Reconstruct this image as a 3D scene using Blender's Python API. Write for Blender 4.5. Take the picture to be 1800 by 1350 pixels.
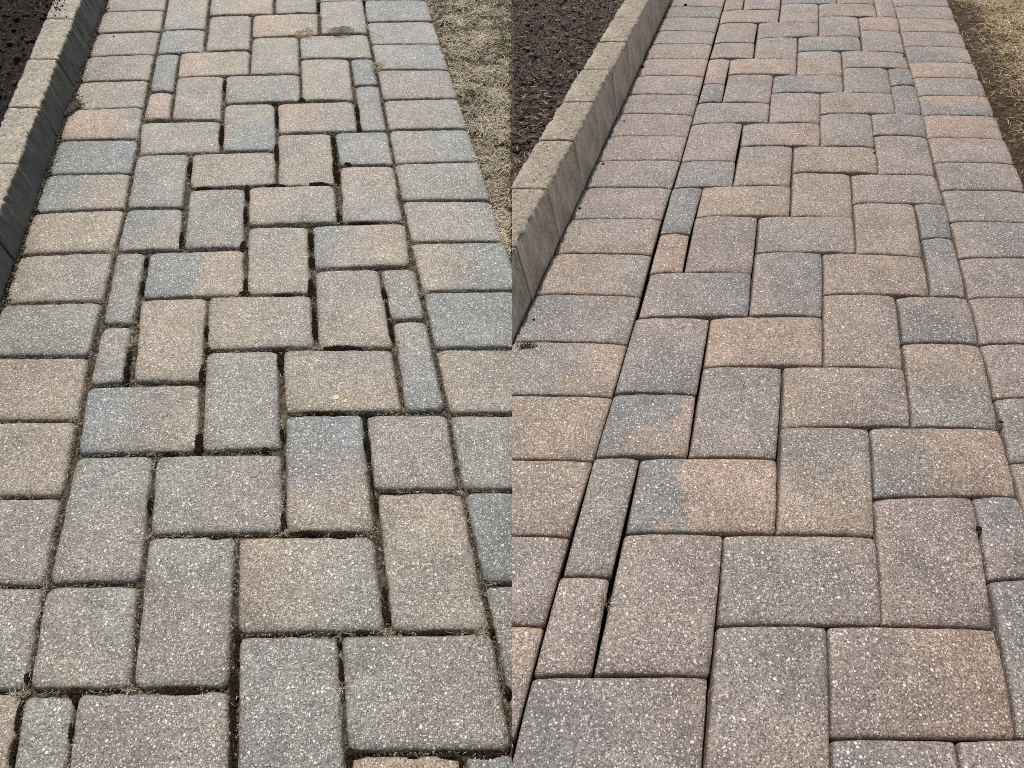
import bpy, bmesh, math, random
import numpy as np
from mathutils import Vector, Matrix, noise

for o in list(bpy.data.objects): bpy.data.objects.remove(o)
scene = bpy.context.scene
C = scene.collection

# ------------------------------------------------------------------ camera, sky, sun, exposure
F = 1150.0                                   # focal length in photo pixels (1800 wide)
SIDE = {'L': dict(hy=-845.0, Hp=1.70), 'R': dict(hy=-550.0, Hp=1.27)}
for s in SIDE.values():
    s['th'] = math.atan((675 - s['hy']) / F); s['H'] = s['Hp'] * math.cos(s['th'])
PITCH = (SIDE['L']['th'] + SIDE['R']['th']) / 2
CAMZ = 1.0
cam_d = bpy.data.cameras.new('camera'); cam = bpy.data.objects.new('camera', cam_d); C.objects.link(cam)
cam_d.sensor_width = 36; cam_d.lens = 36 * F / 1800; cam_d.clip_start = 0.02; cam_d.clip_end = 500
cam.location = (0, 0, CAMZ); cam.rotation_euler = (math.pi / 2 - PITCH, 0, 0)
scene.camera = cam

SUN_EL, SUN_AZ = math.radians(56), math.radians(-14)     # azimuth measured from straight ahead, left negative
w = bpy.data.worlds.new('World'); scene.world = w; w.use_nodes = True
nt = w.node_tree; bg = nt.nodes['Background']
sky = nt.nodes.new('ShaderNodeTexSky'); sky.sky_type = 'NISHITA'; sky.sun_disc = False
sky.sun_elevation = SUN_EL; sky.sun_rotation = SUN_AZ; sky.air_density = 1.0; sky.dust_density = 3.0; sky.ozone_density = 0.6
hs = nt.nodes.new('ShaderNodeHueSaturation'); hs.inputs['Saturation'].default_value = 0.5      # hazy, nearly white sky
nt.links.new(sky.outputs[0], hs.inputs['Color']); nt.links.new(hs.outputs[0], bg.inputs[0]); bg.inputs[1].default_value = 0.10
sd = bpy.data.lights.new('sun', 'SUN'); so = bpy.data.objects.new('sun', sd); C.objects.link(so)
sd.energy = 3.3; sd.angle = math.radians(1.2); sd.color = (1.0, 0.95, 0.88)
dv = Vector((math.sin(SUN_AZ) * math.cos(SUN_EL), math.cos(SUN_AZ) * math.cos(SUN_EL), math.sin(SUN_EL)))
so.rotation_euler = dv.to_track_quat('Z', 'Y').to_euler(); so.location = dv * 20
scene.cycles.use_denoising = False; scene.cycles.filter_width = 0.9
vs = scene.view_settings; vs.view_transform = 'Standard'; vs.look = 'None'; vs.gamma = 1; vs.exposure = 0.10

# ------------------------------------------------------------------ the two planes of ground
for k, s in SIDE.items():
    sl = s['th'] - PITCH
    s['rot'] = sl
    e1 = Vector((1, 0, 0)); e2 = Vector((0, math.cos(sl), math.sin(sl))); n = Vector((0, -math.sin(sl), math.cos(sl)))
    s['M'] = Matrix((( e1.x, e2.x, n.x, 0), (e1.y, e2.y, n.y, 0), (e1.z, e2.z, n.z, CAMZ), (0, 0, 0, 1)))
    s['M'] = s['M'] @ Matrix.Translation((0, 0, -s['H']))       # plane coordinates (a, b, h) -> world

def pl(side, x, y, h=0.0):
    s = SIDE[side]; th = s['th']
    dx, dy = (x - 900) / F, -(y - 675) / F
    nd = dy * math.cos(th) - math.sin(th)
    t = -(s['H'] - h) / nd
    return (t * dx, t * (dy * math.sin(th) + math.cos(th)))

def line_ab(side, x0, k, h=0.0, ya=0.0, yb=600.0):
    """image line x = x0 + k*y as a function a(b) on the plane at height h"""
    a0, b0 = pl(side, x0 + k * ya, ya, h); a1, b1 = pl(side, x0 + k * yb, yb, h)
    return lambda b: a0 + (b - b0) * (a1 - a0) / (b1 - b0)

def vn(x, y, z=0.0): return noise.noise(Vector((x, y, z)))

def tag(o, label=None, cat=None, group=None, kind=None):
    if label: o['label'] = label
    if cat: o['category'] = cat
    if group: o['group'] = group
    if kind: o['kind'] = kind
    return o

def link(name, me, mat=None, M=None, parent=None):
    o = bpy.data.objects.new(name, me); C.objects.link(o)
    if mat: me.materials.append(mat)
    if M is not None: o.matrix_world = M
    if parent: o.parent = parent
    return o

def mesh_np(name, verts, faces, smooth=True):
    """faces: (n,k) int array"""
    me = bpy.data.meshes.new(name)
    verts = np.asarray(verts, dtype=np.float32); faces = np.asarray(faces, dtype=np.int32)
    n, k = faces.shape
    me.vertices.add(len(verts)); me.vertices.foreach_set('co', verts.ravel())
    me.loops.add(n * k); me.loops.foreach_set('vertex_index', faces.ravel())
    me.polygons.add(n); me.polygons.foreach_set('loop_start', np.arange(0, n * k, k, dtype=np.int32))
    me.polygons.foreach_set('loop_total', np.full(n, k, dtype=np.int32))
    me.polygons.foreach_set('use_smooth', np.full(n, smooth))
    me.update(calc_edges=True); me.validate()
    return me

def vattr(me, name, vals):
    a = me.attributes.new(name, 'FLOAT', 'POINT'); a.data.foreach_set('value', np.asarray(vals, dtype=np.float32))

def cut_seam(me, M, side):
    """trim a mesh at the vertical plane x = 0 where the two stretches of path meet"""
    Mi = M.inverted()
    co = Mi @ Vector((0, 0, 0)); no = (Mi.to_3x3() @ Vector((1, 0, 0))).normalized()
    xs = [(M @ v.co).x for v in me.vertices]
    if side == 'L' and max(xs) <= 0 or side == 'R' and min(xs) >= 0: return
    bm = bmesh.new(); bm.from_mesh(me)
    r = bmesh.ops.bisect_plane(bm, geom=bm.verts[:] + bm.edges[:] + bm.faces[:], plane_co=co, plane_no=no,
                               clear_outer=(side == 'L'), clear_inner=(side == 'R'))
    ed = [e for e in r['geom_cut'] if isinstance(e, bmesh.types.BMEdge)]
    if ed:
        try: bmesh.ops.holes_fill(bm, edges=ed, sides=0)
        except Exception: pass
    bm.to_mesh(me); bm.free()

# ------------------------------------------------------------------ materials
def new_mat(name):
    m = bpy.data.materials.new(name); m.use_nodes = True
    t = m.node_tree; t.nodes.clear()
    out = t.nodes.new('ShaderNodeOutputMaterial'); b = t.nodes.new('ShaderNodeBsdfPrincipled')
    t.links.new(b.outputs[0], out.inputs[0])
    return m, t, b

class G:
    """tiny helper for node graphs"""
    def __init__(s, t): s.t = t
    def n(s, ty, **kw):
        x = s.t.nodes.new(ty)
        for k, v in kw.items(): setattr(x, k, v)
        return x
    def L(s, a, b): s.t.links.new(a, b)
    def put(s, v, sock):
        if hasattr(v, 'is_output'): s.L(v, sock)
        else: sock.default_value = v
    def math(s, op, a, b=0.0, clamp=False):
        x = s.n('ShaderNodeMath', operation=op, use_clamp=clamp); s.put(a, x.inputs[0]); s.put(b, x.inputs[1]); return x.outputs[0]
    def noise(s, vec, scale, detail=2.0, rough=0.5, dist=0.0):
        x = s.n('ShaderNodeTexNoise'); s.L(vec, x.inputs['Vector']); x.inputs['Scale'].default_value = scale
        x.inputs['Detail'].default_value = detail; x.inputs['Roughness'].default_value = rough; x.inputs['Distortion'].default_value = dist
        return x.outputs['Fac']
    def vor(s, vec, scale, rand=1.0):
        x = s.n('ShaderNodeTexVoronoi'); s.L(vec, x.inputs['Vector']); x.inputs['Scale'].default_value = scale
        x.inputs['Randomness'].default_value = rand
        sp = s.n('ShaderNodeSeparateColor'); s.L(x.outputs['Color'], sp.inputs[0])
        return x.outputs['Distance'], sp.outputs[0], sp.outputs[1]
    def rng(s, v, a, b, c, d, smooth=False):
        x = s.n('ShaderNodeMapRange', interpolation_type='SMOOTHSTEP' if smooth else 'LINEAR'); s.put(v, x.inputs[0])
        for i, q in enumerate((a, b, c, d)): s.put(q, x.inputs[i + 1])
        return x.outputs[0]
    def mix(s, fac, a, b, mode='MIX'):
        x = s.n('ShaderNodeMix', data_type='RGBA', blend_type=mode); x.clamp_result = False
        s.put(fac, x.inputs[0]); s.put(a, x.inputs[6]); s.put(b, x.inputs[7]); return x.outputs[2]
    def bump(s, h, strength, dist, bsdf):
        x = s.n('ShaderNodeBump'); x.inputs['Strength'].default_value = strength; x.inputs['Distance'].default_value = dist
        s.L(h, x.inputs['Height']); s.L(x.outputs[0], bsdf.inputs['Normal']); return x

def paver_material(name, dirt, speck_amt, dust, albedo):
    m, t, b = new_mat(name); g = G(t)
    tc = g.n('ShaderNodeTexCoord'); oi = g.n('ShaderNodeObjectInfo')
    off = g.n('ShaderNodeVectorMath', operation='ADD'); g.L(tc.outputs['Object'], off.inputs[0])
    cb = g.n('ShaderNodeCombineXYZ'); r10 = g.math('MULTIPLY', oi.outputs['Random'], 37.0)
    g.L(r10, cb.inputs[0]); g.L(r10, cb.inputs[1]); g.L(cb.outputs[0], off.inputs[1]); P = off.outputs[0]
    A = g.n('ShaderNodeAttribute', attribute_type='OBJECT', attribute_name='tone_a')
    B = g.n('ShaderNodeAttribute', attribute_type='OBJECT', attribute_name='tone_b')
    D = g.n('ShaderNodeAttribute', attribute_type='OBJECT', attribute_name='blend_dir')    # x dir, y dir, softness
    gen = g.n('ShaderNodeVectorMath', operation='SUBTRACT'); g.L(tc.outputs['Generated'], gen.inputs[0]); gen.inputs[1].default_value = (.5, .5, 0)
    sp = g.n('ShaderNodeSeparateXYZ'); g.L(D.outputs['Vector'], sp.inputs[0])
    cd = g.n('ShaderNodeCombineXYZ'); g.L(sp.outputs[0], cd.inputs[0]); g.L(sp.outputs[1], cd.inputs[1])
    dot = g.n('ShaderNodeVectorMath', operation='DOT_PRODUCT'); g.L(gen.outputs[0], dot.inputs[0]); g.L(cd.outputs[0], dot.inputs[1])
    nz = g.noise(P, 14.0, 3.0, 0.6)
    SH = g.n('ShaderNodeAttribute', attribute_type='OBJECT', attribute_name='blend_shift')
    v = g.math('ADD', g.math('ADD', dot.outputs['Value'], SH.outputs['Fac']), g.math('MULTIPLY', g.math('SUBTRACT', nz, 0.5), 1.1))
    soft = sp.outputs[2]
    mask = g.rng(v, g.math('MULTIPLY', soft, -1.0), soft, 0.0, 1.0, True)
    col = g.mix(mask, A.outputs['Color'], B.outputs['Color'])
    # broad weathering blotches
    bl = g.noise(P, 9.0, 4.0, 0.65); bl2 = g.noise(P, 38.0, 3.0, 0.6)
    col = g.mix(1.0, col, g.rng(bl, 0.3, 0.7, 0.74, 1.18), 'MULTIPLY')
    col = g.mix(1.0, col, g.rng(bl2, 0.3, 0.7, 0.90, 1.10), 'MULTIPLY')
    # sand grains
    d1, c1, c1b = g.vor(P, 600.0)
    col = g.mix(1.0, col, g.rng(c1, 0.0, 1.0, 0.38, 1.55), 'MULTIPLY')
    d2, c2, c2b = g.vor(P, 330.0)
    # brown/dark grains
    dk = g.math('MULTIPLY', g.math('LESS_THAN', c2b, 0.17), g.math('LESS_THAN', d2, 0.42))
    col = g.mix(g.math('MULTIPLY', dk, 0.8), col, (0.075, 0.065, 0.055, 1))
    # white quartz grains: small ones and larger ones
    w1 = g.math('MULTIPLY', g.math('GREATER_THAN', c2, 1.0 - speck_amt), g.math('LESS_THAN', d2, 0.40))
    col = g.mix(g.math('MULTIPLY', w1, 0.85), col, (0.72, 0.70, 0.66, 1))
    d3, c3, c3b = g.vor(P, 160.0)
    w2 = g.math('MULTIPLY', g.math('GREATER_THAN', c3, 0.905), g.math('LESS_THAN', g.math('ADD', d3, g.math('MULTIPLY', bl2, 0.25)), 0.42))
    col = g.mix(g.math('MULTIPLY', w2, 0.85), col, (0.85, 0.83, 0.79, 1))
    # soil washed onto the rims
    ea = g.n('ShaderNodeAttribute', attribute_type='GEOMETRY', attribute_name='rim')
    rim = g.math('MULTIPLY', ea.outputs['Fac'], g.rng(g.noise(P, 60.0, 4.0, 0.7), 0.35, 0.7, 0.1, 1.0))
    col = g.mix(g.math('MULTIPLY', rim, dirt), col, dust)
    col = g.mix(1.0, col, albedo, 'MULTIPLY')
    g.L(col, b.inputs['Base Color'])
    b.inputs['Roughness'].default_value = 0.55; b.inputs['Specular IOR Level'].default_value = 0.42
    h = g.math('ADD', g.math('MULTIPLY', d1, -0.5), g.math('MULTIPLY', c2, 0.6))
    h = g.math('ADD', h, g.math('MULTIPLY', g.noise(P, 120.0, 4.0, 0.7), 1.6))
    g.bump(h, 0.55, 0.0016, b)
    return m

M_PAV = {'L': paver_material('weathered_concrete_paver', 0.75, 0.32, (0.13, 0.11, 0.08, 1), (0.89, 0.885, 0.87, 1)),
         'R': paver_material('cleaned_concrete_paver', 0.35, 0.28, (0.26, 0.17, 0.11, 1), (0.82, 0.785, 0.765, 1))}

def kerb_material(name, c_lo, c_hi, stain, side):
    m, t, b = new_mat(name); g = G(t)
    tc = g.n('ShaderNodeTexCoord'); P = tc.outputs['Object']
    col = g.mix(g.rng(g.noise(P, 10.0, 5.0, 0.65), 0.35, 0.65, 0, 1, True), c_lo, c_hi)
    col = g.mix(1.0, col, g.rng(g.noise(P, 70.0, 5.0, 0.75), 0.3, 0.7, 0.6, 1.3), 'MULTIPLY')
    d, c, c2 = g.vor(P, 400.0)
    col = g.mix(1.0, col, g.rng(c, 0, 1, 0.62, 1.35), 'MULTIPLY')
    # dark pits and lichen dots
    d2, c3, c4 = g.vor(P, 150.0)
    pit = g.math('MULTIPLY', g.math('GREATER_THAN', g.math('ADD', c3, g.rng(g.noise(P, 13.0, 3.0), 0.35, 0.65, -0.25, 0.2)), 0.78), g.math('LESS_THAN', g.math('ADD', d2, g.math('MULTIPLY', g.noise(P, 300.0), 0.3)), 0.50))
    col = g.mix(g.math('MULTIPLY', pit, 0.75), col, (0.05, 0.043, 0.035, 1))
    # side face: light and shade put into its colour, with slanting stain streaks
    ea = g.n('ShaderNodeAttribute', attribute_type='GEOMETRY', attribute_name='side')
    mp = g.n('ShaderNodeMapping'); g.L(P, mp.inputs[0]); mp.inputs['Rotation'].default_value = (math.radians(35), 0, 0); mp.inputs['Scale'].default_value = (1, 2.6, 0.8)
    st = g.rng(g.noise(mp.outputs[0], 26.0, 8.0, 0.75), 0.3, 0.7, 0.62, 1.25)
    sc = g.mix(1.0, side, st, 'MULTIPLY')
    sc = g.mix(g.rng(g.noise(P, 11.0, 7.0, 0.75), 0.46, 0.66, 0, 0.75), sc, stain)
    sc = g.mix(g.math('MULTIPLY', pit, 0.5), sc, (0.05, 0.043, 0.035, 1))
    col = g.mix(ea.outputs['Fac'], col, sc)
    g.L(col, b.inputs['Base Color']); b.inputs['Roughness'].default_value = 0.92; b.inputs['Specular IOR Level'].default_value = 0.2
    g.bump(g.math('ADD', g.noise(P, 60.0, 6.0, 0.75), g.math('MULTIPLY', c, 0.12)), 0.8, 0.006, b)
    return m
M_KERB = {'L': kerb_material('buff_kerb_concrete', (0.35, 0.325, 0.28, 1), (0.48, 0.415, 0.32, 1), (0.095, 0.10, 0.098, 1), (0.165, 0.17, 0.162, 1)),  # left side colour darkened to carry the shade on that face
          'R': kerb_material('grey_buff_kerb_concrete', (0.31, 0.268, 0.218, 1), (0.42, 0.36, 0.29, 1), (0.30, 0.245, 0.175, 1), (0.62, 0.54, 0.44, 1))}  # right side colour lighter than the top, to brighten the shaded face

def soil_material(name, c1, c2, bits, amt):
    m, t, b = new_mat(name); g = G(t)
    P = g.n('ShaderNodeTexCoord').outputs['Object']
    col = g.mix(g.rng(g.noise(P, 55.0, 6.0, 0.75), 0.35, 0.65, 0, 1), c1, c2)
    d, c, cc = g.vor(P, 190.0)
    col = g.mix(1.0, col, g.rng(c, 0, 1, 0.55, 1.45), 'MULTIPLY')
    d2, c3, c4 = g.vor(P, 110.0)
    col = g.mix(g.math('MULTIPLY', g.math('MULTIPLY', g.math('GREATER_THAN', c3, 1 - amt), g.math('LESS_THAN', d2, 0.35)), 0.8), col, bits)
    g.L(col, b.inputs['Base Color']); b.inputs['Roughness'].default_value = 0.95; b.inputs['Specular IOR Level'].default_value = 0.1
    g.bump(g.noise(P, 160.0, 6.0, 0.75), 1.0, 0.006, b)
    return m
M_SOIL = {'L': soil_material('dark_damp_soil', (0.014, 0.012, 0.011, 1), (0.046, 0.038, 0.034, 1), (0.16, 0.13, 0.10, 1), 0.03),
          'R': soil_material('brown_garden_soil', (0.040, 0.032, 0.027, 1), (0.135, 0.108, 0.088, 1), (0.34, 0.28, 0.22, 1), 0.10)}
M_TURF = {'L': soil_material('matted_turf_soil', (0.035, 0.028, 0.02, 1), (0.13, 0.11, 0.08, 1), (0.35, 0.31, 0.24, 1), 0.2),
          'R': soil_material('bare_brown_earth', (0.035, 0.024, 0.017, 1), (0.105, 0.07, 0.048, 1), (0.25, 0.18, 0.11, 1), 0.06)}
M_JOINT = {'L': soil_material('sandy_joint_filling', (0.030, 0.024, 0.017, 1), (0.17, 0.14, 0.10, 1), (0.36, 0.31, 0.22, 1), 0.25),
           'R': soil_material('dark_bedding', (0.008, 0.006, 0.005, 1), (0.020, 0.015, 0.012, 1), (0.04, 0.03, 0.02, 1), 0.05)}

def simple_mat(name, c1, c2, scale=200.0, rough=0.9, attr=None, bump=0.0):
    m, t, b = new_mat(name); g = G(t)
    P = g.n('ShaderNodeTexCoord').outputs['Object']
    if attr:
        a = g.n('ShaderNodeAttribute', attribute_type='GEOMETRY', attribute_name=attr); f = a.outputs['Fac']
    else:
        f = g.rng(g.noise(P, scale, 3.0, 0.6), 0.3, 0.7, 0, 1)
    col = g.mix(f, c1, c2)
    if attr: col = g.mix(1.0, col, g.rng(g.noise(P, scale, 2.0), 0.3, 0.7, 0.8, 1.2), 'MULTIPLY')
    g.L(col, b.inputs['Base Color']); b.inputs['Roughness'].default_value = rough; b.inputs['Specular IOR Level'].default_value = 0.2
    if bump: g.bump(g.noise(P, scale * 2, 4.0, 0.7), 1.0, bump, b)
    return m
M_STRAW = {'L': simple_mat('weathered_straw', (0.12, 0.095, 0.06, 1), (0.66, 0.58, 0.44, 1), 90, 0.8, 'tint'),
           'R': simple_mat('golden_straw', (0.24, 0.17, 0.09, 1), (0.78, 0.64, 0.42, 1), 90, 0.75, 'tint')}
M_GREEN = simple_mat('green_grass_blade', (0.07, 0.13, 0.02, 1), (0.16, 0.25, 0.05, 1), 90, 0.7, 'tint')
M_MOSS = simple_mat('dark_joint_moss', (0.012, 0.009, 0.006, 1), (0.055, 0.036, 0.018, 1), 260, 0.98, None, 0.002)
M_JSAND = simple_mat('joint_sand_grains', (0.045, 0.036, 0.025, 1), (0.33, 0.28, 0.20, 1), 120, 0.95, 'tint')
M_LITTER = simple_mat('pale_dry_litter', (0.16, 0.13, 0.09, 1), (0.50, 0.44, 0.32, 1), 120, 0.9, 'tint')
M_CLOD = {'L': simple_mat('soil_crumb_dark', (0.012, 0.010, 0.009, 1), (0.062, 0.051, 0.044, 1), 160, 0.97, 'tint', 0.001),
          'R': simple_mat('soil_crumb_brown', (0.036, 0.029, 0.025, 1), (0.15, 0.12, 0.10, 1), 160, 0.97, 'tint', 0.001)}
M_SAND = simple_mat('ant_hill_sand', (0.34, 0.26, 0.16, 1), (0.78, 0.65, 0.45, 1), 420, 0.95, 'tint')
M_BLACK = simple_mat('black_crumb', (0.008, 0.007, 0.006, 1), (0.03, 0.024, 0.02, 1), 200, 0.95, None, 0.001)
M_PALE = simple_mat('pale_pebble', (0.6, 0.57, 0.45, 1), (0.72, 0.68, 0.55, 1), 200, 0.7)
M_LEAF = simple_mat('yellowed_leaf_scrap', (0.55, 0.48, 0.26, 1), (0.70, 0.63, 0.38, 1), 200, 0.8)
M_TANLEAF = simple_mat('tan_leaf_scrap', (0.28, 0.23, 0.16, 1), (0.36, 0.30, 0.21, 1), 200, 0.8)
M_TWIG = simple_mat('bleached_twig', (0.5, 0.46, 0.40, 1), (0.62, 0.58, 0.52, 1), 200, 0.8)
M_BROWNTWIG = simple_mat('brown_twig', (0.10, 0.07, 0.045, 1), (0.2, 0.15, 0.09, 1), 200, 0.8)

# ------------------------------------------------------------------ ground sheets
def slab(side, name, a0, a1, b0, b1, top, thick, mat):
    v = [(a, b, h) for h in (top - thick, top) for (a, b) in ((a0, b0), (a1, b0), (a1, b1), (a0, b1))]
    f = [(3, 2, 1, 0), (4, 5, 6, 7), (0, 1, 5, 4), (1, 2, 6, 5), (2, 3, 7, 6), (3, 0, 4, 7)]
    o = link(name, mesh_np(name, v, f, False), mat, SIDE[side]['M'])
    return tag(o, kind='structure')
bed_top = {'L': -0.0075, 'R': -0.030}
slab('L', 'path_bedding', -5.0, 0.0, -0.4, 7.0, -0.012, 0.5, M_JOINT['L'])
slab('R', 'path_bedding', 0.0, 5.0, -0.4, 7.0, -0.034, 0.5, M_JOINT['R'])
gm = mesh_np('ground', [(-60, -60, -0.75), (60, -60, -0.75), (60, 120, -0.75), (-60, 120, -0.75)], [(0, 1, 2, 3)], False)
tag(link('ground', gm, M_TURF['R']), kind='structure')

# ------------------------------------------------------------------ pavers
W_, T_, P_, G_, B_ = 'W', 'T', 'P', 'G', 'B'
TONE = {'L': {'W': (0.292, 0.268, 0.228), 'T': (0.335, 0.282, 0.228), 'P': (0.380, 0.290, 0.224), 'G': (0.265, 0.262, 0.240), 'B': (0.222, 0.240, 0.243), 'M': (0.275, 0.252, 0.226)},
        'R': {'W': (0.298, 0.257, 0.230), 'T': (0.325, 0.266, 0.218), 'P': (0.362, 0.278, 0.222), 'G': (0.260, 0.241, 0.223), 'B': (0.212, 0.214, 0.214), 'M': (0.285, 0.246, 0.223)}}
WORD = {'W': 'warm-grey', 'T': 'tan', 'P': 'orange-tan', 'G': 'grey', 'B': 'blue-grey', 'M': 'brown-grey'}
DIR = {'r': (1, 0), 'l': (-1, 0), 'd': (0, -1), 'u': (0, 1), 'q': (-.7, -.7), 'p': (.7, -.7)}

def border(xl, xr, rows, spec):
    """rows: joint heights (yl, yr); xl, xr: image x of the two long joints as functions of y"""
    out = []
    for i in range(len(rows) - 1):
        (yl0, yr0), (yl1, yr1) = rows[i], rows[i + 1]
        out.append(((xl(yl0), yl0), (xr(yr0), yr0), (xr(yr1), yr1), (xl(yl1), yl1), spec[i]))
    return out
def pw(pts):
    ys = [p[1] for p in pts]; xs = [p[0] for p in pts]
    def f(y):
        if y <= ys[0]: i = 0
        elif y >= ys[-1]: i = len(ys) - 2
        else: i = max(k for k in range(len(ys) - 1) if ys[k] <= y)
        return xs[i] + (y - ys[i]) * (xs[i + 1] - xs[i]) / (ys[i + 1] - ys[i])
    return f
J1 = pw([(293, 0), (283, 53), (273, 95), (262, 140), (252, 186), (244, 243), (230, 303), (220, 365), (201, 440), (180, 530), (156, 624), (136, 738), (108, 870), (78, 1028), (43, 1217), (18, 1350)])
J2 = pw([(638, 0), (645, 58), (657, 101), (666, 148), (673, 180), (681, 228), (692, 287), (702, 340), (713, 390), (722, 431), (731, 471), (743, 521), (751, 562), (762, 612), (776, 680), (787, 727), (811, 862), (825, 907), (845, 1010), (865, 1116), (883, 1196), (900, 1274), (920, 1370)])
LE = lambda y: 187 - 0.348 * y
RE = lambda y: 751 + 0.327 * y
LB_L = border(LE, J1, [(-17, -19), (20, 17), (58, 53), (99, 94), (143, 139), (193, 187), (246, 243), (306, 303), (374, 366), (448, 441), (534, 529), (628, 626), (742, 738), (876, 872), (1031, 1031), (1219, 1217), (1440, 1440)],
              ['W', 'WTr', 'W', 'M', 'TWr', 'PGr*-', 'B', 'BTr', 'T', 'MTl', 'G', 'T', 'WTr', 'M', 'MGd', 'T'])
RB_L = border(J2, RE, [(-36, -36), (-1, -1), (38, 36), (77, 76), (122, 122), (175, 172), (227, 225), (287, 283), (352, 351), (426, 424), (512, 510), (612, 612), (727, 727), (862, 863), (1025, 1027), (1221, 1222), (1450, 1450)],
              ['G', 'B', 'G', 'GBr', 'M', 'GWl', 'WBr', 'G', 'WGr', 'TBr', 'B', 'WTl', 'G', 'B', 'G', 'G'])
IN_L = [
 ((299, -25), (371, -25), (361, 50), (284, 53), 'GTu'), ((372, -22), (482, -22), (481, 24), (366, 27), 'WPr'), ((484, -50), (556, -50), (558, 22), (482, 24), 'G'),
 ((560, 2), (639, 0), (647, 58), (563, 60), 'WGr'), ((560, -30), (632, -30), (639, 1), (560, 2), 'G'), ((367, 27), (443, 25), (441, 87), (359, 90), 'W'),
 ((284, 52), (362, 50), (359, 90), (274, 94), 'GBl'), ((443, 26), (560, 22), (561, 61), (441, 66), 'TPl'), ((442, 66), (525, 63), (527, 129), (437, 131), 'W'),
 ((525, 63), (647, 59), (656, 102), (527, 103), 'GWr'), ((315, 91), (441, 87), (438, 130), (309, 135), 'TPl'), ((274, 95), (316, 94), (305, 160), (262, 160), 'B'),
 ((262, 161), (305, 161), (299, 210), (250, 210), 'P'), ((309, 134), (394, 132), (389, 211), (299, 210), 'W'), ((394, 132), (528, 129), (530, 176), (393, 182), 'G'),
 ((527, 103), (614, 102), (622, 176), (530, 176), 'TWr'), ((614, 102), (657, 101), (666, 147), (621, 150), 'B'), ((622, 150), (666, 148), (680, 229), (633, 230), 'BGd'),
 ((393, 182), (484, 180), (486, 263), (389, 265), 'WBp*'), ((485, 180), (623, 176), (630, 230), (487, 234), 'WPl'), ((246, 214), (388, 211), (387, 267), (242, 271), 'WGr'),
 ((487, 235), (583, 232), (590, 323), (487, 328), 'WTd'), ((586, 232), (682, 229), (693, 288), (595, 291), 'BGp'), ((240, 272), (334, 269), (322, 364), (221, 366), 'G'),
 ((335, 269), (486, 264), (487, 324), (331, 331), 'TWr'), ((331, 332), (433, 329), (431, 434), (320, 438), 'G'), ((434, 328), (589, 323), (595, 391), (433, 397), 'TGr'),
 ((596, 291), (694, 289), (710, 389), (599, 391), 'TGd'), ((221, 366), (322, 364), (319, 438), (203, 441), 'BWp'), ((433, 397), (542, 396), (547, 515), (431, 519), 'W'),
 ((547, 395), (714, 390), (722, 466), (551, 473), 'BTr+'), ((203, 442), (258, 442), (235, 570), (178, 571), 'G'), ((260, 443), (430, 437), (430, 519), (246, 524), 'BTr*'),
 ((551, 473), (666, 470), (692, 611), (556, 612), 'WTd'), ((666, 471), (731, 469), (749, 559), (684, 562), 'G'), ((688, 563), (750, 561), (785, 722), (710, 723), 'BGu'),
 ((244, 524), (364, 521), (355, 671), (229, 671), 'T'), ((364, 521), (548, 517), (554, 611), (361, 617), 'WTl'), ((178, 572), (233, 571), (214, 674), (154, 677), 'WGd'),
 ((360, 617), (490, 614), (494, 790), (350, 795), 'G'), ((495, 613), (690, 612), (708, 724), (498, 727), 'WTd'), ((150, 678), (351, 673), (349, 794), (132, 798), 'BTr'),
 ((498, 728), (638, 725), (659, 938), (498, 938), 'BTd'), ((641, 727), (787, 726), (810, 861), (655, 863), 'W'), ((131, 800), (271, 797), (246, 1025), (80, 1028), 'GMd'),
 ((272, 798), (495, 795), (498, 937), (260, 941), 'GMr'), ((659, 865), (812, 862), (863, 1112), (685, 1112), 'TWd'), ((258, 942), (414, 941), (402, 1212), (229, 1213), 'GMd'),
 ((416, 941), (658, 939), (680, 1111), (414, 1115), 'TGr'), ((78, 1030), (244, 1028), (228, 1213), (46, 1215), 'GWq'), ((40, 1219), (130, 1220), (108, 1440), (2, 1440), 'G'),
 ((130, 1218), (403, 1213), (403, 1395), (110, 1400), 'MWr'), ((416, 1116), (596, 1115), (612, 1405), (410, 1405), 'G'), ((597, 1115), (866, 1112), (902, 1322), (608, 1324), 'GMr'),
 ((612, 1326), (810, 1324), (835, 1500), (612, 1500), 'TPu'), ((812, 1325), (905, 1323), (940, 1500), (838, 1500), 'B'),
]
K1 = pw([(1274, 0), (1259, 53), (1246, 101), (1230, 164), (1215, 217), (1197, 280), (1182, 327), (1164, 383), (1147, 443), (1128, 516), (1104, 601), (1079, 690), (1044, 806), (1003, 939), (980, 1017), (957, 1098), (935, 1189), (904, 1300), (890, 1360)])
K2 = pw([(1569, 0), (1579, 30), (1590, 81), (1600, 117), (1610, 149), (1622, 199), (1631, 238), (1643, 287), (1657, 339), (1665, 358), (1674, 400), (1687, 451), (1703, 516), (1725, 603), (1747, 679), (1763, 750), (1783, 829), (1800, 896), (1830, 1010)])
LR = lambda y: 1180 - 0.4657 * y
RR = lambda y: 1667 + 0.413 * y
LB_R = border(LR, K1, [(-8, -7), (9, 11), (29, 29), (52, 54), (75, 76), (101, 102), (131, 132), (163, 165), (197, 200), (237, 238), (281, 280), (327, 328), (383, 383), (443, 445), (514, 518), (598, 602), (692, 695), (805, 807), (937, 941), (1095, 1099), (1298, 1300), (1450, 1452)],
              ['W', 'B', 'W', 'W', 'T', 'WPr', 'W', 'M', 'M', 'W', 'W', 'M', 'WTd', 'TGr*-', 'BMr', 'GTr*', 'T', 'T', 'M', 'PMd', 'W'])
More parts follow.
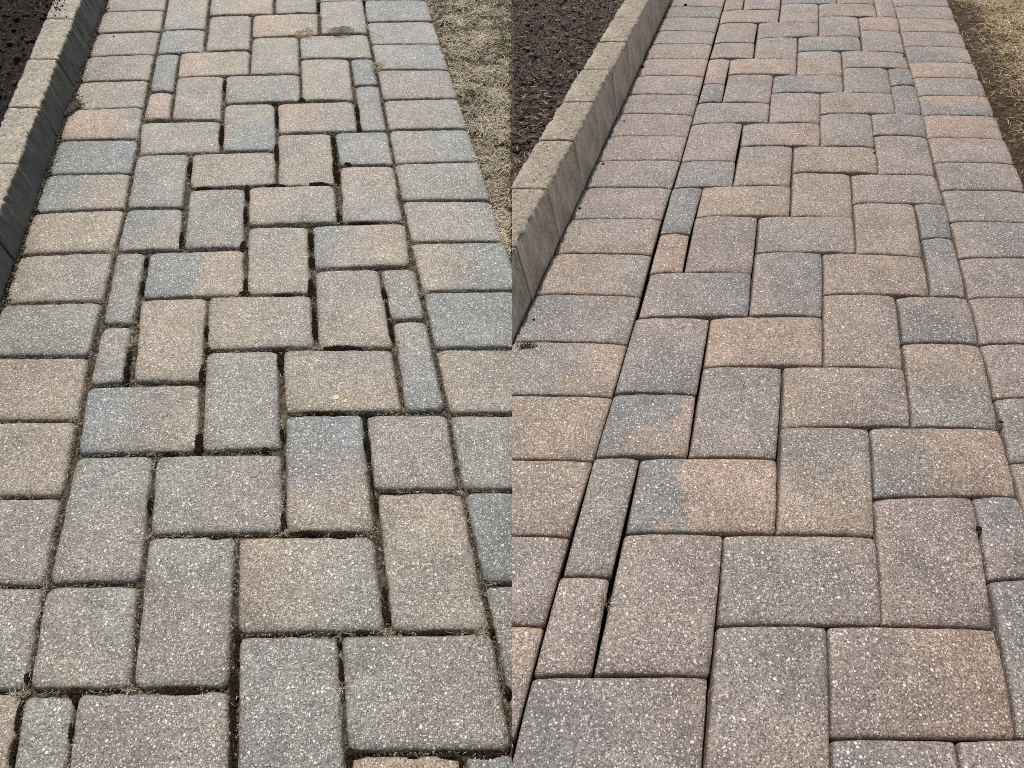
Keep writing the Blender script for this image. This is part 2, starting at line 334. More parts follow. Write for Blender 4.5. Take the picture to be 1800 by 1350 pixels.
RB_R = border(K2, RR, [(-10, -10), (9, 10), (30, 33), (54, 56), (79, 82), (107, 109), (134, 137), (166, 168), (200, 202), (239, 243), (283, 286), (332, 334), (387, 390), (451, 452), (521, 522), (602, 602), (697, 697), (810, 809), (935, 935)],
              ['W', 'W', 'T', 'W', 'BWr', 'TPl', 'WGr', 'PBd', 'P', 'W', 'WGl', 'G', 'WBr', 'W', 'W', 'TWl', 'G', 'M'])
IN_R = [
 ((1279, -15), (1311, -15), (1306, 15), (1271, 17), 'T'), ((1311, -17), (1374, -17), (1372, 15), (1307, 15), 'W'), ((1375, -17), (1473, -17), (1472, 5), (1374, 5), 'B'),
 ((1473, -24), (1535, -24), (1538, 5), (1472, 5), 'W'), ((1270, 17), (1372, 15), (1369, 38), (1265, 38), 'T'), ((1374, 5), (1440, 5), (1440, 38), (1370, 38), 'T'),
 ((1440, 5), (1538, 5), (1543, 27), (1440, 27), 'T'), ((1536, -5), (1567, -8), (1578, 28), (1543, 28), 'W'), ((1265, 39), (1333, 39), (1327, 74), (1256, 73), 'W'),
 ((1334, 38), (1440, 38), (1439, 62), (1331, 65), 'W'), ((1440, 27), (1509, 28), (1514, 62), (1440, 62), 'W'), ((1509, 29), (1579, 29), (1583, 54), (1513, 51), 'P'),
 ((1513, 51), (1583, 54), (1592, 90), (1517, 88), 'W'), ((1256, 74), (1328, 74), (1325, 101), (1248, 100), 'M'), ((1331, 65), (1403, 63), (1402, 102), (1326, 101), 'W'),
 ((1404, 63), (1511, 62), (1516, 87), (1403, 88), 'WBd'), ((1403, 88), (1479, 88), (1482, 131), (1401, 130), 'WPd'), ((1479, 88), (1590, 91), (1599, 118), (1482, 117), 'W'),
 ((1247, 102), (1285, 102), (1275, 146), (1237, 144), 'TPu'), ((1284, 102), (1402, 101), (1401, 129), (1281, 128), 'PTr'), ((1237, 145), (1276, 146), (1270, 176), (1228, 178), 'B'),
 ((1281, 129), (1361, 129), (1355, 178), (1270, 176), 'W'), ((1361, 131), (1482, 130), (1484, 161), (1357, 161), 'BMr'), ((1482, 117), (1561, 118), (1569, 162), (1484, 161), 'M'),
 ((1561, 118), (1600, 118), (1610, 147), (1566, 148), 'B'), ((1566, 148), (1610, 148), (1622, 198), (1575, 198), 'BGd'), ((1226, 179), (1355, 179), (1352, 213), (1216, 216), 'GWr'),
 ((1356, 161), (1443, 161), (1443, 214), (1352, 213), 'W'), ((1442, 161), (1569, 162), (1576, 198), (1442, 197), 'TWr'), ((1216, 216), (1307, 214), (1294, 281), (1198, 280), 'W'),
 ((1307, 215), (1443, 214), (1443, 254), (1303, 254), 'WPr'), ((1442, 198), (1532, 197), (1539, 256), (1443, 254), 'W'), ((1532, 198), (1623, 199), (1631, 238), (1536, 234), 'WBr'),
 ((1537, 235), (1631, 238), (1646, 306), (1545, 303), 'W'), ((1198, 281), (1295, 281), (1289, 326), (1184, 327), 'GBl'), ((1302, 255), (1395, 255), (1391, 324), (1289, 324), 'WTd'),
 ((1396, 255), (1539, 257), (1546, 302), (1394, 300), 'T'), ((1394, 301), (1496, 304), (1501, 381), (1391, 377), 'T'), ((1497, 304), (1646, 306), (1661, 357), (1500, 354), 'W'),
 ((1183, 327), (1237, 327), (1215, 408), (1161, 407), 'B'), ((1236, 326), (1392, 324), (1390, 377), (1224, 378), 'PTr'), ((1161, 408), (1214, 409), (1202, 475), (1142, 478), 'P'),
 ((1223, 378), (1334, 378), (1324, 477), (1203, 476), 'M'), ((1335, 378), (1501, 378), (1506, 442), (1330, 441), 'GWr'), ((1501, 355), (1608, 355), (1624, 449), (1506, 443), 'T'),
 ((1608, 355), (1664, 357), (1676, 416), (1622, 416), 'B'), ((1622, 416), (1676, 416), (1701, 520), (1638, 517), 'BGd'), ((1143, 478), (1323, 476), (1318, 553), (1122, 556), 'MBr'),
 ((1329, 441), (1447, 441), (1448, 554), (1318, 551), 'WBr'), ((1447, 442), (1624, 448), (1637, 517), (1449, 514), 'T'), ((1118, 556), (1250, 557), (1227, 691), (1080, 688), 'MBd'),
 ((1250, 556), (1448, 554), (1449, 640), (1238, 642), 'PTr'), ((1448, 514), (1576, 516), (1591, 645), (1449, 641), 'TWr'), ((1577, 519), (1703, 521), (1724, 602), (1588, 600), 'MBq'),
 ((1237, 642), (1377, 643), (1368, 804), (1211, 801), 'GMd'), ((1378, 642), (1592, 644), (1604, 747), (1375, 749), 'TMr'), ((1588, 600), (1725, 603), (1760, 752), (1605, 747), 'TGd'),
 ((1079, 690), (1226, 691), (1211, 800), (1046, 800), 'BTp*'), ((1374, 748), (1530, 750), (1541, 941), (1367, 936), 'GTd'), ((1531, 749), (1761, 751), (1792, 870), (1538, 872), 'BPr+'),
 ((1046, 801), (1126, 802), (1076, 1012), (990, 1010), 'G'), ((1127, 803), (1368, 804), (1366, 936), (1101, 934), 'BPr*+'), ((1099, 935), (1274, 937), (1250, 1188), (1045, 1184), 'W'),
 ((1274, 938), (1542, 941), (1553, 1098), (1263, 1098), 'WGl'), ((1538, 874), (1712, 870), (1750, 1104), (1553, 1097), 'MWd'), ((1713, 871), (1793, 870), (1840, 1014), (1741, 1018), 'MBu'),
 ((1742, 1018), (1845, 1015), (1905, 1296), (1795, 1296), 'BGd'), ((985, 1010), (1074, 1013), (1042, 1184), (937, 1187), 'MWl'), ((936, 1189), (1247, 1188), (1232, 1400), (885, 1400), 'BMr'),
 ((1262, 1098), (1456, 1098), (1463, 1400), (1236, 1400), 'GWd'), ((1458, 1098), (1752, 1104), (1792, 1299), (1464, 1296), 'MPr'), ((1465, 1297), (1685, 1300), (1695, 1450), (1465, 1450), 'BMr'),
 ((1688, 1300), (1860, 1298), (1890, 1450), (1697, 1450), 'M'),
]

NE, NA = 15, 6
def rounded_outline(quad, ins, r, wob, seed):
    """quad: four (a, b) corners TL TR BR BL, ins: inset of the top, right, bottom and left edge"""
    q = [Vector(p) for p in quad]; n = 4
    lines = []
    for i in range(n):
        p, s = q[i], q[(i + 1) % n]; d = (s - p).normalized(); nn = Vector((d.y, -d.x))       # clockwise order: inward is to the right
        lines.append((p + nn * ins[i], d, nn))
    def inter(l1, l2):
        p, d, _ = l1; s, e, _ = l2; den = d.x * e.y - d.y * e.x
        t = ((s.x - p.x) * e.y - (s.y - p.y) * e.x) / den
        return p + d * t
    c = [inter(lines[i - 1], lines[i]) for i in range(n)]
    pts = []
    for i in range(n):
        p0, p1, p2 = c[i - 1], c[i], c[(i + 1) % n]
        rr = min(r * (0.75 + 0.6 * abs(vn(seed * 1.7, i * 3.1))), 0.3 * (p1 - p0).length, 0.3 * (p2 - p1).length)
        s = p1 + (p0 - p1).normalized() * rr; e = p1 + (p2 - p1).normalized() * rr
        for k in range(NA):
            t = k / (NA - 1); pts.append((1 - t) ** 2 * s + 2 * t * (1 - t) * p1 + t * t * e)
        p3 = c[(i + 1) % n]
        rr2 = min(r, 0.3 * (p2 - p1).length, 0.3 * (c[(i + 2) % n] - p2).length)
        s2 = p2 + (p1 - p2).normalized() * rr2
        for k in range(1, NE):
            t = k / NE; pts.append(e.lerp(s2, t))
    out = []
    cen = sum(c, Vector((0, 0))) / 4
    for p in pts:
        d = (p - cen).normalized()
        k = 0.55 * vn(p.x * 40 + seed, p.y * 40) + 0.45 * vn(p.x * 130 + seed, p.y * 130, 5) + 0.25 * vn(p.x * 330, p.y * 330 + seed, 9)
        chip = max(0.0, vn(p.x * 28 + seed * 3, p.y * 28, 11) - 0.28) * 3.0
        out.append(p - d * (wob * (0.55 + k + chip)))
    return out, cen, c

PROFILE = {'L': [(-0.0015, -0.065), (0.0, -0.012), (0.0008, -0.0060), (0.0030, -0.0024), (0.0065, -0.0008), (0.013, -0.0002), (0.026, 0.0)],
           'R': [(0.0, -0.065), (0.0, -0.009), (0.0005, -0.0044), (0.0020, -0.0022), (0.0055, -0.0010), (0.013, -0.0004), (0.030, 0.0)]}
paver_n = 0
def make_paver(side, q, spec, kind_word, label, group):
    global paver_n; paver_n += 1
    rnd = random.Random(paver_n * 7919 + 13)
    quad = [pl(side, *p) for p in q]
    cx = sum(p[0] for p in quad) / 4; cy = sum(p[1] for p in quad) / 4
    quad = [(p[0] - cx, p[1] - cy) for p in quad]
    if side == 'L':
        g = lambda base: base + rnd.uniform(-0.0006, 0.0012)
        ins = [g(0.0001), g(0.0003), g(0.0002), g(0.0003)]; r = 0.016; wob = 0.0030
    else:
        g = lambda base: base + rnd.uniform(-0.0002, 0.0003)
        lat = 0.0007 if q[0][1] < 780 else 0.0; latr = -0.0007 if kind_word == 'border' and q[0][0] < 1300 else lat; ins = [g(0.0002), g(latr), g(0.0004), g(lat)]; r = 0.007; wob = 0.0006
    seed = paver_n * 0.731
    tiltx, tilty = (rnd.gauss(0, 0.0042), rnd.gauss(0, 0.0042)) if side == 'L' else (rnd.gauss(0, 0.0026), rnd.gauss(0, 0.0026))
    dz = rnd.uniform(-0.0012, 0.0012) if side == 'L' else rnd.uniform(-0.0006, 0.0006)
    verts, rims = [], []; ring_len = None
    prof = PROFILE[side]
    base, cen, corners = rounded_outline(quad, ins, r, wob, seed)
    def zat(p, z0, edge):
        dc = min((p - c).length for c in corners)
        pil = 0.0042 if side == 'R' else 0.0022
        z = z0 - pil * math.exp(-(dc / 0.022) ** 2)
        if side == 'R': z -= 0.0006 * (p.y / 0.08) ** 2 * 0.5
        rough = 0.0011 * vn(p.x * 45 + seed, p.y * 45, 2) + 0.0006 * vn(p.x * 140 + seed, p.y * 140, 3)
        return z + rough * (1.4 if edge else 1.0) + tiltx * p.y + tilty * p.x + dz
    for j, (d, z0) in enumerate(prof):
        if j == 0: pts = [p + (p - cen).normalized() * (-d) * 0 for p in base]
        else:
            o2, _, _ = rounded_outline(quad, [i + d for i in ins], max(0.003, r + 0.4 * d), wob * (0.9 if d < 0.006 else 0.35), seed)
            pts = o2
        ring_len = len(pts)
        for p in pts:
            z = z0 if j == 0 else zat(p, z0, j < 4)
            verts.append((p.x, p.y, z)); rims.append((1.0, 1.0, 1.0, 0.8, 0.45, 0.2, 0.0)[j])
    last = [Vector(v[:2]) for v in verts[-ring_len:]]
    for sc in (0.72, 0.45, 0.2):
        for p in last:
            pp = cen + (p - cen) * sc
            verts.append((pp.x, pp.y, zat(pp, 0.0002, False))); rims.append(0.0)
    nr = len(prof) + 3
    verts.append((cen.x, cen.y, zat(cen, 0.0002, False))); rims.append(0.0)
    me = bpy.data.meshes.new('paver'); faces = []
    for j in range(nr - 1):
        for i in range(ring_len):
            a = j * ring_len + i; b2 = j * ring_len + (i + 1) % ring_len
            faces.append((a, a + ring_len, b2 + ring_len, b2))
    ci = len(verts) - 1
    for i in range(ring_len):
        faces.append(((nr - 1) * ring_len + i, ci, (nr - 1) * ring_len + (i + 1) % ring_len))
    me.from_pydata(verts, [], faces); me.polygons.foreach_set('use_smooth', [True] * len(faces))
    vattr(me, 'rim', rims); me.update()
    M = SIDE[side]['M'] @ Matrix.Translation((cx, cy, 0))
    cut_seam(me, M, side)
    if len(me.polygons) == 0: return None
    o = link('paver', me, M_PAV[side], M)
    sharp = '*' in spec; sp = spec.rstrip('*+-')
    o['blend_shift'] = 0.16 if '+' in spec else (-0.24 if '-' in spec else 0.0)
    ta = TONE[side][sp[0]]
    if len(sp) == 3: tb = TONE[side][sp[1]]; d = DIR[sp[2]]; soft = 0.06 if sharp else 0.35
    else: kk = rnd.uniform(0.9, 1.06); tb = (ta[0] * kk * 1.01, ta[1] * kk, ta[2] * kk * 0.99); d = (rnd.uniform(-.3, .3), rnd.uniform(-.3, .3)); soft = 0.4
    k = rnd.uniform(0.95, 1.05); hue = rnd.uniform(-0.012, 0.012)
    o['tone_a'] = [ta[0] * k * (1 + hue), ta[1] * k, ta[2] * k * (1 - hue)]
    o['tone_b'] = [tb[0] * k * (1 + hue), tb[1] * k, tb[2] * k * (1 - hue)]
    o['blend_dir'] = [d[0], d[1], soft]
    tag(o, label, 'paver', group)
    return o

ORD = ['nearest', 'second', 'third', 'fourth', 'fifth', 'sixth', 'seventh', 'eighth', 'ninth', 'tenth', 'eleventh', 'twelfth', 'thirteenth', 'fourteenth', 'fifteenth',
       'sixteenth', 'seventeenth', 'eighteenth', 'nineteenth', 'twentieth', 'twenty-first', 'twenty-second', 'twenty-third', 'twenty-fourth', 'twenty-fifth',
       'twenty-sixth', 'twenty-seventh', 'twenty-eighth', 'twenty-ninth', 'thirtieth'] + ['thirty-' + q for q in ('first', 'second', 'third', 'fourth', 'fifth', 'sixth', 'seventh', 'eighth', 'ninth')]
def colour_word(spec):
    s = spec.rstrip('*+-')
    if len(s) == 3:
        a, b = WORD[s[0]], WORD[s[1]]
        return a + (' and ' if '*' in spec else ' to ') + b
    return WORD[s]
PATHW = {'L': 'mossy left path', 'R': 'clean right path'}
def in_frame(side, q):
    xs = [p[0] for p in q[:4]]; ys = [p[1] for p in q[:4]]
    x0, x1 = (0, 900) if side == 'L' else (900, 1800)
    return min(xs) < x1 - 1 and max(xs) > x0 + 1 and min(ys) < 1349 and max(ys) > 1
for side, lb, rb, inn in (('L', LB_L, RB_L, IN_L), ('R', LB_R, RB_R, IN_R)):
    grp = 'pavers of the ' + PATHW[side]
    for col, wd in ((lb, 'left'), (rb, 'right')):
        vis = [q for q in col if in_frame(side, q)][::-1]
        for i, q in enumerate(vis):
            rank = 'nearest' if i == 0 else ORD[i] + ' nearest'
            make_paver(side, q[:4], q[4], 'border', '%s paver, %s in the %s border of the %s' % (colour_word(q[4]), rank, wd, PATHW[side]), grp)
    kinds = {'crosswise': [], 'lengthwise': [], 'small cut': []}
    for q in inn:
        if not in_frame(side, q): continue
        p = [pl(side, *c) for c in q[:4]]
        wdt = (p[1][0] - p[0][0] + p[2][0] - p[3][0]) / 2; dpt = (p[0][1] - p[3][1] + p[1][1] - p[2][1]) / 2
        if wdt < 0.115: k = 'small cut'
        elif wdt > 0.19: k = 'crosswise'
        else: k = 'lengthwise'
        kinds[k].append((p[2][1] + p[3][1], q))
    for k, L in kinds.items():
        L.sort(key=lambda t: t[0])
        for i, (_, q) in enumerate(L):
            rank = 'nearest' if i == 0 else ORD[i] + ' nearest'
            make_paver(side, q[:4], q[4], k, '%s %s paver, %s %s one inside the %s' % (colour_word(q[4]), k, rank, k, PATHW[side]), grp)

# ------------------------------------------------------------------ kerb stones
KH = {'L': 0.088, 'R': 0.130}
KL = {'L': dict(base=(185, -.348), inn=(141, -.387), out=(93, -.4255), joints=[-90, -29, 32, 103, 188, 287, 405, 554, 720]),
      'R': dict(base=(1178, -.4657), inn=(1140, -.5442), out=(1098, -.6207), joints=[-119, -95, -69, -40, -8, 29.5, 72.5, 121, 178, 245, 330, 432, 561, 720])}
KF = {}
def make_kerb(side, i, y_far, y_near, label):
    h = KH[side]; d = KL[side]
    base = line_ab(side, *d['base']); inn = line_ab(side, *d['inn'], h=h); out = line_ab(side, *d['out'], h=h)
    KF[side] = (base, inn, out)
    ym = lambda y: pl(side, d['inn'][0] + d['inn'][1] * y, y, h)[1]
    b1, b0 = ym(y_far) - 0.0019, ym(y_near) + 0.0019
    rnd = random.Random(i * 31 + ord(side)); jit = rnd.uniform(-0.0015, 0.0015); dz = rnd.uniform(-0.0015, 0.001)
    NL = 44; verts, sideattr = [], []
    cy = (b0 + b1) / 2; cx = inn(cy)
    prof = []                      # (u across 0 outer..1 inner, z, rough, sidefactor) ; extra rows below
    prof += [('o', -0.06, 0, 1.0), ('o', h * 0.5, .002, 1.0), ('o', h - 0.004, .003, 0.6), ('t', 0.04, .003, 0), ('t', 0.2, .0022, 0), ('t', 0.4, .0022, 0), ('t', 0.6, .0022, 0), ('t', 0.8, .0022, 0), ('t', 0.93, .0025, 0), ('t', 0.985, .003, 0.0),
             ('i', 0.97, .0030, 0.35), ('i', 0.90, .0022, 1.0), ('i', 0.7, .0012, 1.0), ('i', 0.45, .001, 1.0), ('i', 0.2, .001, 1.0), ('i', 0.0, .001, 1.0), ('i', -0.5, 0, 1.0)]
    for k in range(NL + 1):
        t = k / NL; b = b0 + (b1 - b0) * t
        e = min(t, 1 - t) * (b1 - b0); ec = 0.0022 * math.exp(-(e / 0.004) ** 2)
        chip = 0.0045 * vn(b * 60, 3.3 + i) + 0.0028 * vn(b * 170, 7.7 + i) + max(0, vn(b * 35, 1.1 + i) - 0.25) * 0.012
        ochip = 0.004 * vn(b * 60, 13.3 + i) + 0.002 * vn(b * 170, 17.7 + i)
        A_o, A_i, A_b = out(b) + ochip, inn(b) - chip * 0.9, base(b)
        for (kd, u, rg, sa) in prof:
            if kd == 'o': a, z = A_o, (u if u < 0 else u - ec)
            elif kd == 't': a, z = A_o + (A_i - A_o) * u, h - ec - (0.0015 if u in (0.04, 0.985) else 0)
            else: a, z = A_b + (A_i - A_b) * max(u, 0) + (0.0 if u > 0.8 else 0), (h * u if u > 0 else (0 if u == 0 else -0.06))
            n1 = vn(a * 60, b * 60, z * 60 + i) + 0.5 * vn(a * 170, b * 170, z * 170)
            if kd == 't': z += rg * n1
            elif u > 0: a += rg * n1
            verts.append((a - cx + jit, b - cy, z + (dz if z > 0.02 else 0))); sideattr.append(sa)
    P = len(prof); faces = []
    for k in range(NL):
        for j in range(P - 1):
            a = k * P + j; faces.append((a, a + 1, a + P + 1, a + P))
    me = bpy.data.meshes.new('kerb_stone')
    me.from_pydata(verts, [], faces + [tuple(range(P - 1, -1, -1)), tuple(range(NL * P, NL * P + P))])
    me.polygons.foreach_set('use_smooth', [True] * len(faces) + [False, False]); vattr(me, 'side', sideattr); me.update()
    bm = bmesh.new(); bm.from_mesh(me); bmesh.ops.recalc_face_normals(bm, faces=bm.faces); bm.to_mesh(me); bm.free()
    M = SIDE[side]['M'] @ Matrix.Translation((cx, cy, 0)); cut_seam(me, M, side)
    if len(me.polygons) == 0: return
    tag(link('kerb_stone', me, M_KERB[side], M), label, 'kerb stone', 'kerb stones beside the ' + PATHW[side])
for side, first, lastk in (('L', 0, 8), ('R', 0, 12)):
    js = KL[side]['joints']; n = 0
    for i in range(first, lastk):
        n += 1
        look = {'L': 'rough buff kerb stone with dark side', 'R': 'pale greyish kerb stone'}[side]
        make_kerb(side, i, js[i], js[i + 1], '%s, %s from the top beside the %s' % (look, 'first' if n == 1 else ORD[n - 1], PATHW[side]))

# ------------------------------------------------------------------ soil beds behind the kerbs
def fbm(x, y, s):
    return vn(x * 9, y * 9, s) * 0.55 + vn(x * 24, y * 24, s) * 0.45 + vn(x * 60, y * 60, s) * 0.14 + vn(x * 130, y * 130, s) * 0.18
def soil_h(side, a, b):
    return {'L': KH['L'] - 0.016, 'R': KH['R'] - 0.030}[side] + {'L': 0.024, 'R': 0.020}[side] * fbm(a, b, 4.0 if side == 'L' else 8.0)
def grid(side, name, afn0, afn1, b0, b1, na, nb, hfn, mat, kind='structure', label=None):
    v = []
    for j in range(nb + 1):
        b = b0 + (b1 - b0) * (j / nb)
        A0, A1 = afn0(b), afn1(b)
        for i in range(na + 1):
            t = i / na; a = A0 + (A1 - A0) * t
            v.append((a, b, hfn(a, b)))
    idx = np.arange((na + 1) * (nb + 1)).reshape(nb + 1, na + 1)
    f = np.stack([idx[:-1, :-1], idx[:-1, 1:], idx[1:, 1:], idx[1:, :-1]], -1).reshape(-1, 4)
    me = mesh_np(name, v, f)
    o = link(name, me, mat, SIDE[side]['M']); tag(o, label, None, None, kind); return o
outL, outR = KF['L'][2], KF['R'][2]
grid('L', 'soil', lambda b: outL(b) - 1.3, lambda b: outL(b) + 0.004, 0.6, 3.4, 170, 360, lambda a, b: soil_h('L', a, b), M_SOIL['L'])
bs = next(b for b in np.arange(0.3, 4, 0.002) if outR(b) > 0.002)
grid('R', 'soil', lambda b: 0.0, lambda b: outR(b) + 0.004, bs, 3.9, 150, 420, lambda a, b: soil_h('R', a, b), M_SOIL['R'])

def ico():
    bm = bmesh.new(); bmesh.ops.create_icosphere(bm, subdivisions=1, radius=1)
    v = np.array([x.co[:] for x in bm.verts]); f = np.array([[q.index for q in x.verts] for x in bm.faces]); bm.free(); return v, f
ICO_V, ICO_F = ico()
def blobs(side, name, pts, mat, label, kind='stuff', cat=None, group=None, seed=1):
    """pts: (a, b, h, rx, ry, rz) rows -> one mesh of irregular crumbs"""
    rs = np.random.RandomState(seed); pts = np.asarray(pts, dtype=np.float64); n = len(pts); k = len(ICO_V)
    V = ICO_V[None] * (1 + rs.uniform(-0.28, 0.28, (n, k, 1))) * pts[:, None, 3:6]
    an = rs.uniform(0, 2 * np.pi, n); c, s = np.cos(an)[:, None], np.sin(an)[:, None]
    X = V[..., 0] * c - V[..., 1] * s; Y = V[..., 0] * s + V[..., 1] * c
    V = np.stack([X, Y, V[..., 2]], -1) + pts[:, None, 0:3]
    Fc = (ICO_F[None] + (np.arange(n) * k)[:, None, None]).reshape(-1, 3)
    me = mesh_np(name, V.reshape(-1, 3), Fc, False)
    vattr(me, 'tint', np.repeat(rs.uniform(0, 1, n) ** 1.3, k))
    o = link(name, me, mat, SIDE[side]['M']); tag(o, label, cat, group, kind); return o

rs = np.random.RandomState(5)
def clods(side, out, lo, b0, b1, n, smax, seed):
    r = np.random.RandomState(seed); pts = []
    while len(pts) < n:
        b = r.uniform(b0, b1); a1 = out(b) - 0.004; a = r.uniform(lo(b), a1)
        if lo(b) > a1: continue
        s = 0.0008 + 0.0014 * r.uniform() + smax * r.uniform() ** 22
        pts.append((a, b, soil_h(side, a, b) + s * 0.3, s * r.uniform(.8, 1.5), s * r.uniform(.7, 1.2), s * r.uniform(.6, 1)))
    return pts
blobs('L', 'soil_crumbs', clods('L', outL, lambda b: outL(b) - 0.75, 1.3, 3.2, 19000, 0.008, 3), M_CLOD['L'], 'loose dark soil crumbs covering the bed behind the left kerb', seed=11)
blobs('R', 'soil_crumbs', clods('R', outR, lambda b: 0.006, bs + .02, 3.7, 20000, 0.007, 4), M_CLOD['R'], 'loose brown soil crumbs covering the bed behind the right kerb', seed=12)

# ------------------------------------------------------------------ blades (straw, litter)
def blades(side, name, rows, mat, label, kind='stuff', cat=None, group=None, seed=1, clip=True):
    """rows: (a, b, h, azimuth, length, width, lift, tint) -> curved tapering blades, four segments each"""
    r = np.random.RandomState(seed); R = np.asarray(rows, dtype=np.float64); n = len(R); K = 5
    t = np.linspace(0, 1, K)[None]
    bend = r.uniform(-0.9, 0.9, (n, 1)); az = R[:, 3:4] + bend * t
    ln, lift = R[:, 4:5], R[:, 6:7]
    dt = ln / (K - 1)
    X = R[:, 0:1] + np.cumsum(np.cos(az) * dt, 1); Y = R[:, 1:2] + np.cumsum(np.sin(az) * dt, 1)
    Z = R[:, 2:3] + lift * ln * np.sin(np.pi * t * r.uniform(0.45, 1.0, (n, 1)))
    wd = R[:, 5:6] * (1 - 0.75 * t) * 0.5
    nx, ny = -np.sin(az) * wd, np.cos(az) * wd
    if clip:
        if side == 'L': ok = (X.max(1) < -0.001)
        else: ok = (X.min(1) > 0.001)
        X, Y, Z, nx, ny, R, wd = (q[ok] for q in (X, Y, Z, nx, ny, R, wd)); n = len(R)
    V = np.empty((n, K, 3, 3))
    V[:, :, 0] = np.stack([X + nx, Y + ny, Z], -1); V[:, :, 1] = np.stack([X, Y, Z + wd * 0.8], -1); V[:, :, 2] = np.stack([X - nx, Y - ny, Z], -1)
    base = (np.arange(n) * K * 3)[:, None]
    fs = []
    for k in range(K - 1):
        for c in (0, 1):
            fs.append(np.concatenate([base + k * 3 + c, base + (k + 1) * 3 + c, base + (k + 1) * 3 + c + 1, base + k * 3 + c + 1], 1))
    Fc = np.stack(fs, 1).reshape(-1, 4)
    me = mesh_np(name, V.reshape(-1, 3), Fc)
    vattr(me, 'tint', np.repeat(R[:, 7], K * 3))
    o = link(name, me, mat, SIDE[side]['M']); tag(o, label, cat, group, kind); return o

edgeL = line_ab('L', 751, .327); edgeR = line_ab('R', 1667, .413)
bL0 = next(b for b in np.arange(0.2, 4, 0.002) if edgeL(b) < -0.004)
turf_hL = lambda a, b: -0.010 + 0.010 * fbm(a, b, 14.0) + 0.012 * min(1, max(0, (a - edgeL(b)) / 0.06))
turf_hR = lambda a, b: -0.022 + 0.018 * fbm(a, b, 18.0) + 0.024 * min(1, max(0, (a - edgeR(b) - 0.03) / 0.10))
grid('L', 'lawn_soil', lambda b: edgeL(b) - 0.006, lambda b: 0.0, bL0, 3.6, 90, 300, turf_hL, M_TURF['L'])
grid('R', 'lawn_soil', lambda b: edgeR(b) - 0.004, lambda b: edgeR(b) + 1.5, 0.1, 4.2, 130, 400, turf_hR, M_TURF['R'])

r = np.random.RandomState(21); rows = []
while len(rows) < 24000:
    b = r.uniform(bL0, 3.1); a = r.uniform(edgeL(b) - 0.004, 0)
    d = a - edgeL(b)
    if a > -0.002 or d < -0.004: continue
    patch = vn(a * 14, b * 14, 31)
    if r.uniform() > 0.5 + 0.8 * patch + 1.5 * vn(a * 48, b * 48, 33): continue
    ln = r.uniform(0.006, 0.024) if d > 0.02 else r.uniform(0.005, 0.014)
    az = r.uniform(0, 2 * np.pi)
    rows.append((a, b, turf_hL(a, b) + r.uniform(0.000, 0.008), az, ln, r.uniform(0.0008, 0.0034), r.uniform(0.0, 0.35), min(1, max(0, r.uniform(0, 1) ** 0.9 + 0.35 * patch))))
blades('L', 'dry_lawn', rows, M_STRAW['L'], 'matted grey and straw coloured dead lawn beside the mossy left path', seed=22)
rows = []
while len(rows) < 42000:
    b = r.uniform(0.9, 3.9); d = r.uniform(0, 0.9); a = edgeR(b) + d
    patch = vn(a * 9, b * 9, 41)
    cover = min(1.0, max(0.0, (d - 0.055 - 0.05 * vn(b * 7, 2.2, 3)) / 0.07))
    if r.uniform() > 0.13 + cover * (0.9 + 0.5 * patch): continue
    ln = r.uniform(0.02, 0.055) if cover > 0.3 else r.uniform(0.01, 0.03)
    rows.append((a, b, turf_hR(a, b) + r.uniform(0.0, 0.016) * (0.3 + cover), r.uniform(0, 2 * np.pi), ln, r.uniform(0.0007, 0.0018), r.uniform(0.05, 0.5), min(1, max(0, r.uniform(0.05, 1) + 0.25 * patch))))
blades('R', 'dry_lawn', rows, M_STRAW['R'], 'golden dry straw lawn beside the clean right path', seed=23)
rows = []
for (x, y, sp, n) in ((893, 75, 0.03, 45), (896, 95, 0.02, 15)):
    a0, b0 = pl('L', x, y)
    for _ in range(n):
        rows.append((a0 + r.normal(0, sp) * .5, b0 + r.normal(0, sp), turf_hL(a0, b0), r.uniform(0.6, 3.6), r.uniform(.02, .05), r.uniform(.0012, .0024), r.uniform(.4, 1.1), r.uniform()))
blades('L', 'green_grass_patch', rows, M_GREEN, 'small patch of green grass in the dead lawn beside the left path', kind='stuff', seed=24)
rows = []
a0, b0 = pl('R', 1792, 62)
for _ in range(70): rows.append((a0 + r.normal(0, .02), b0 + r.normal(0, .06), turf_hR(a0, b0) + .01, r.uniform(0, 6.28), r.uniform(.02, .05), r.uniform(.001, .002), r.uniform(.2, .7), r.uniform()))
blades('R', 'green_grass_patch', rows, M_GREEN, 'thin green grass blades among the golden straw by the right path', kind='stuff', seed=25)
# straw and leaf scraps lying on the soil
rows = []
while len(rows) < 420:
    b = r.uniform(1.3, 3.2); a = outL(b) - r.uniform(0.01, 0.75)
    rows.append((a, b, soil_h('L', a, b) + .003, r.uniform(0, 6.28), r.uniform(.006, .028), r.uniform(.0006, .0014), r.uniform(0, .25), r.uniform(0, .6)))
blades('L', 'soil_litter', rows, M_LITTER, 'thin roots and straw bits scattered on the dark soil', seed=26)
rows = []
while len(rows) < 620:
    b = r.uniform(bs, 3.7); a = r.uniform(0, outR(b))
    rows.append((a, b, soil_h('R', a, b) + .003, r.uniform(0, 6.28), r.uniform(.006, .028), r.uniform(.0008, .004), r.uniform(0, .25), r.uniform(0, .8)))
blades('R', 'soil_litter', rows, M_LITTER, 'pale chips and straw bits scattered on the brown soil', seed=27)

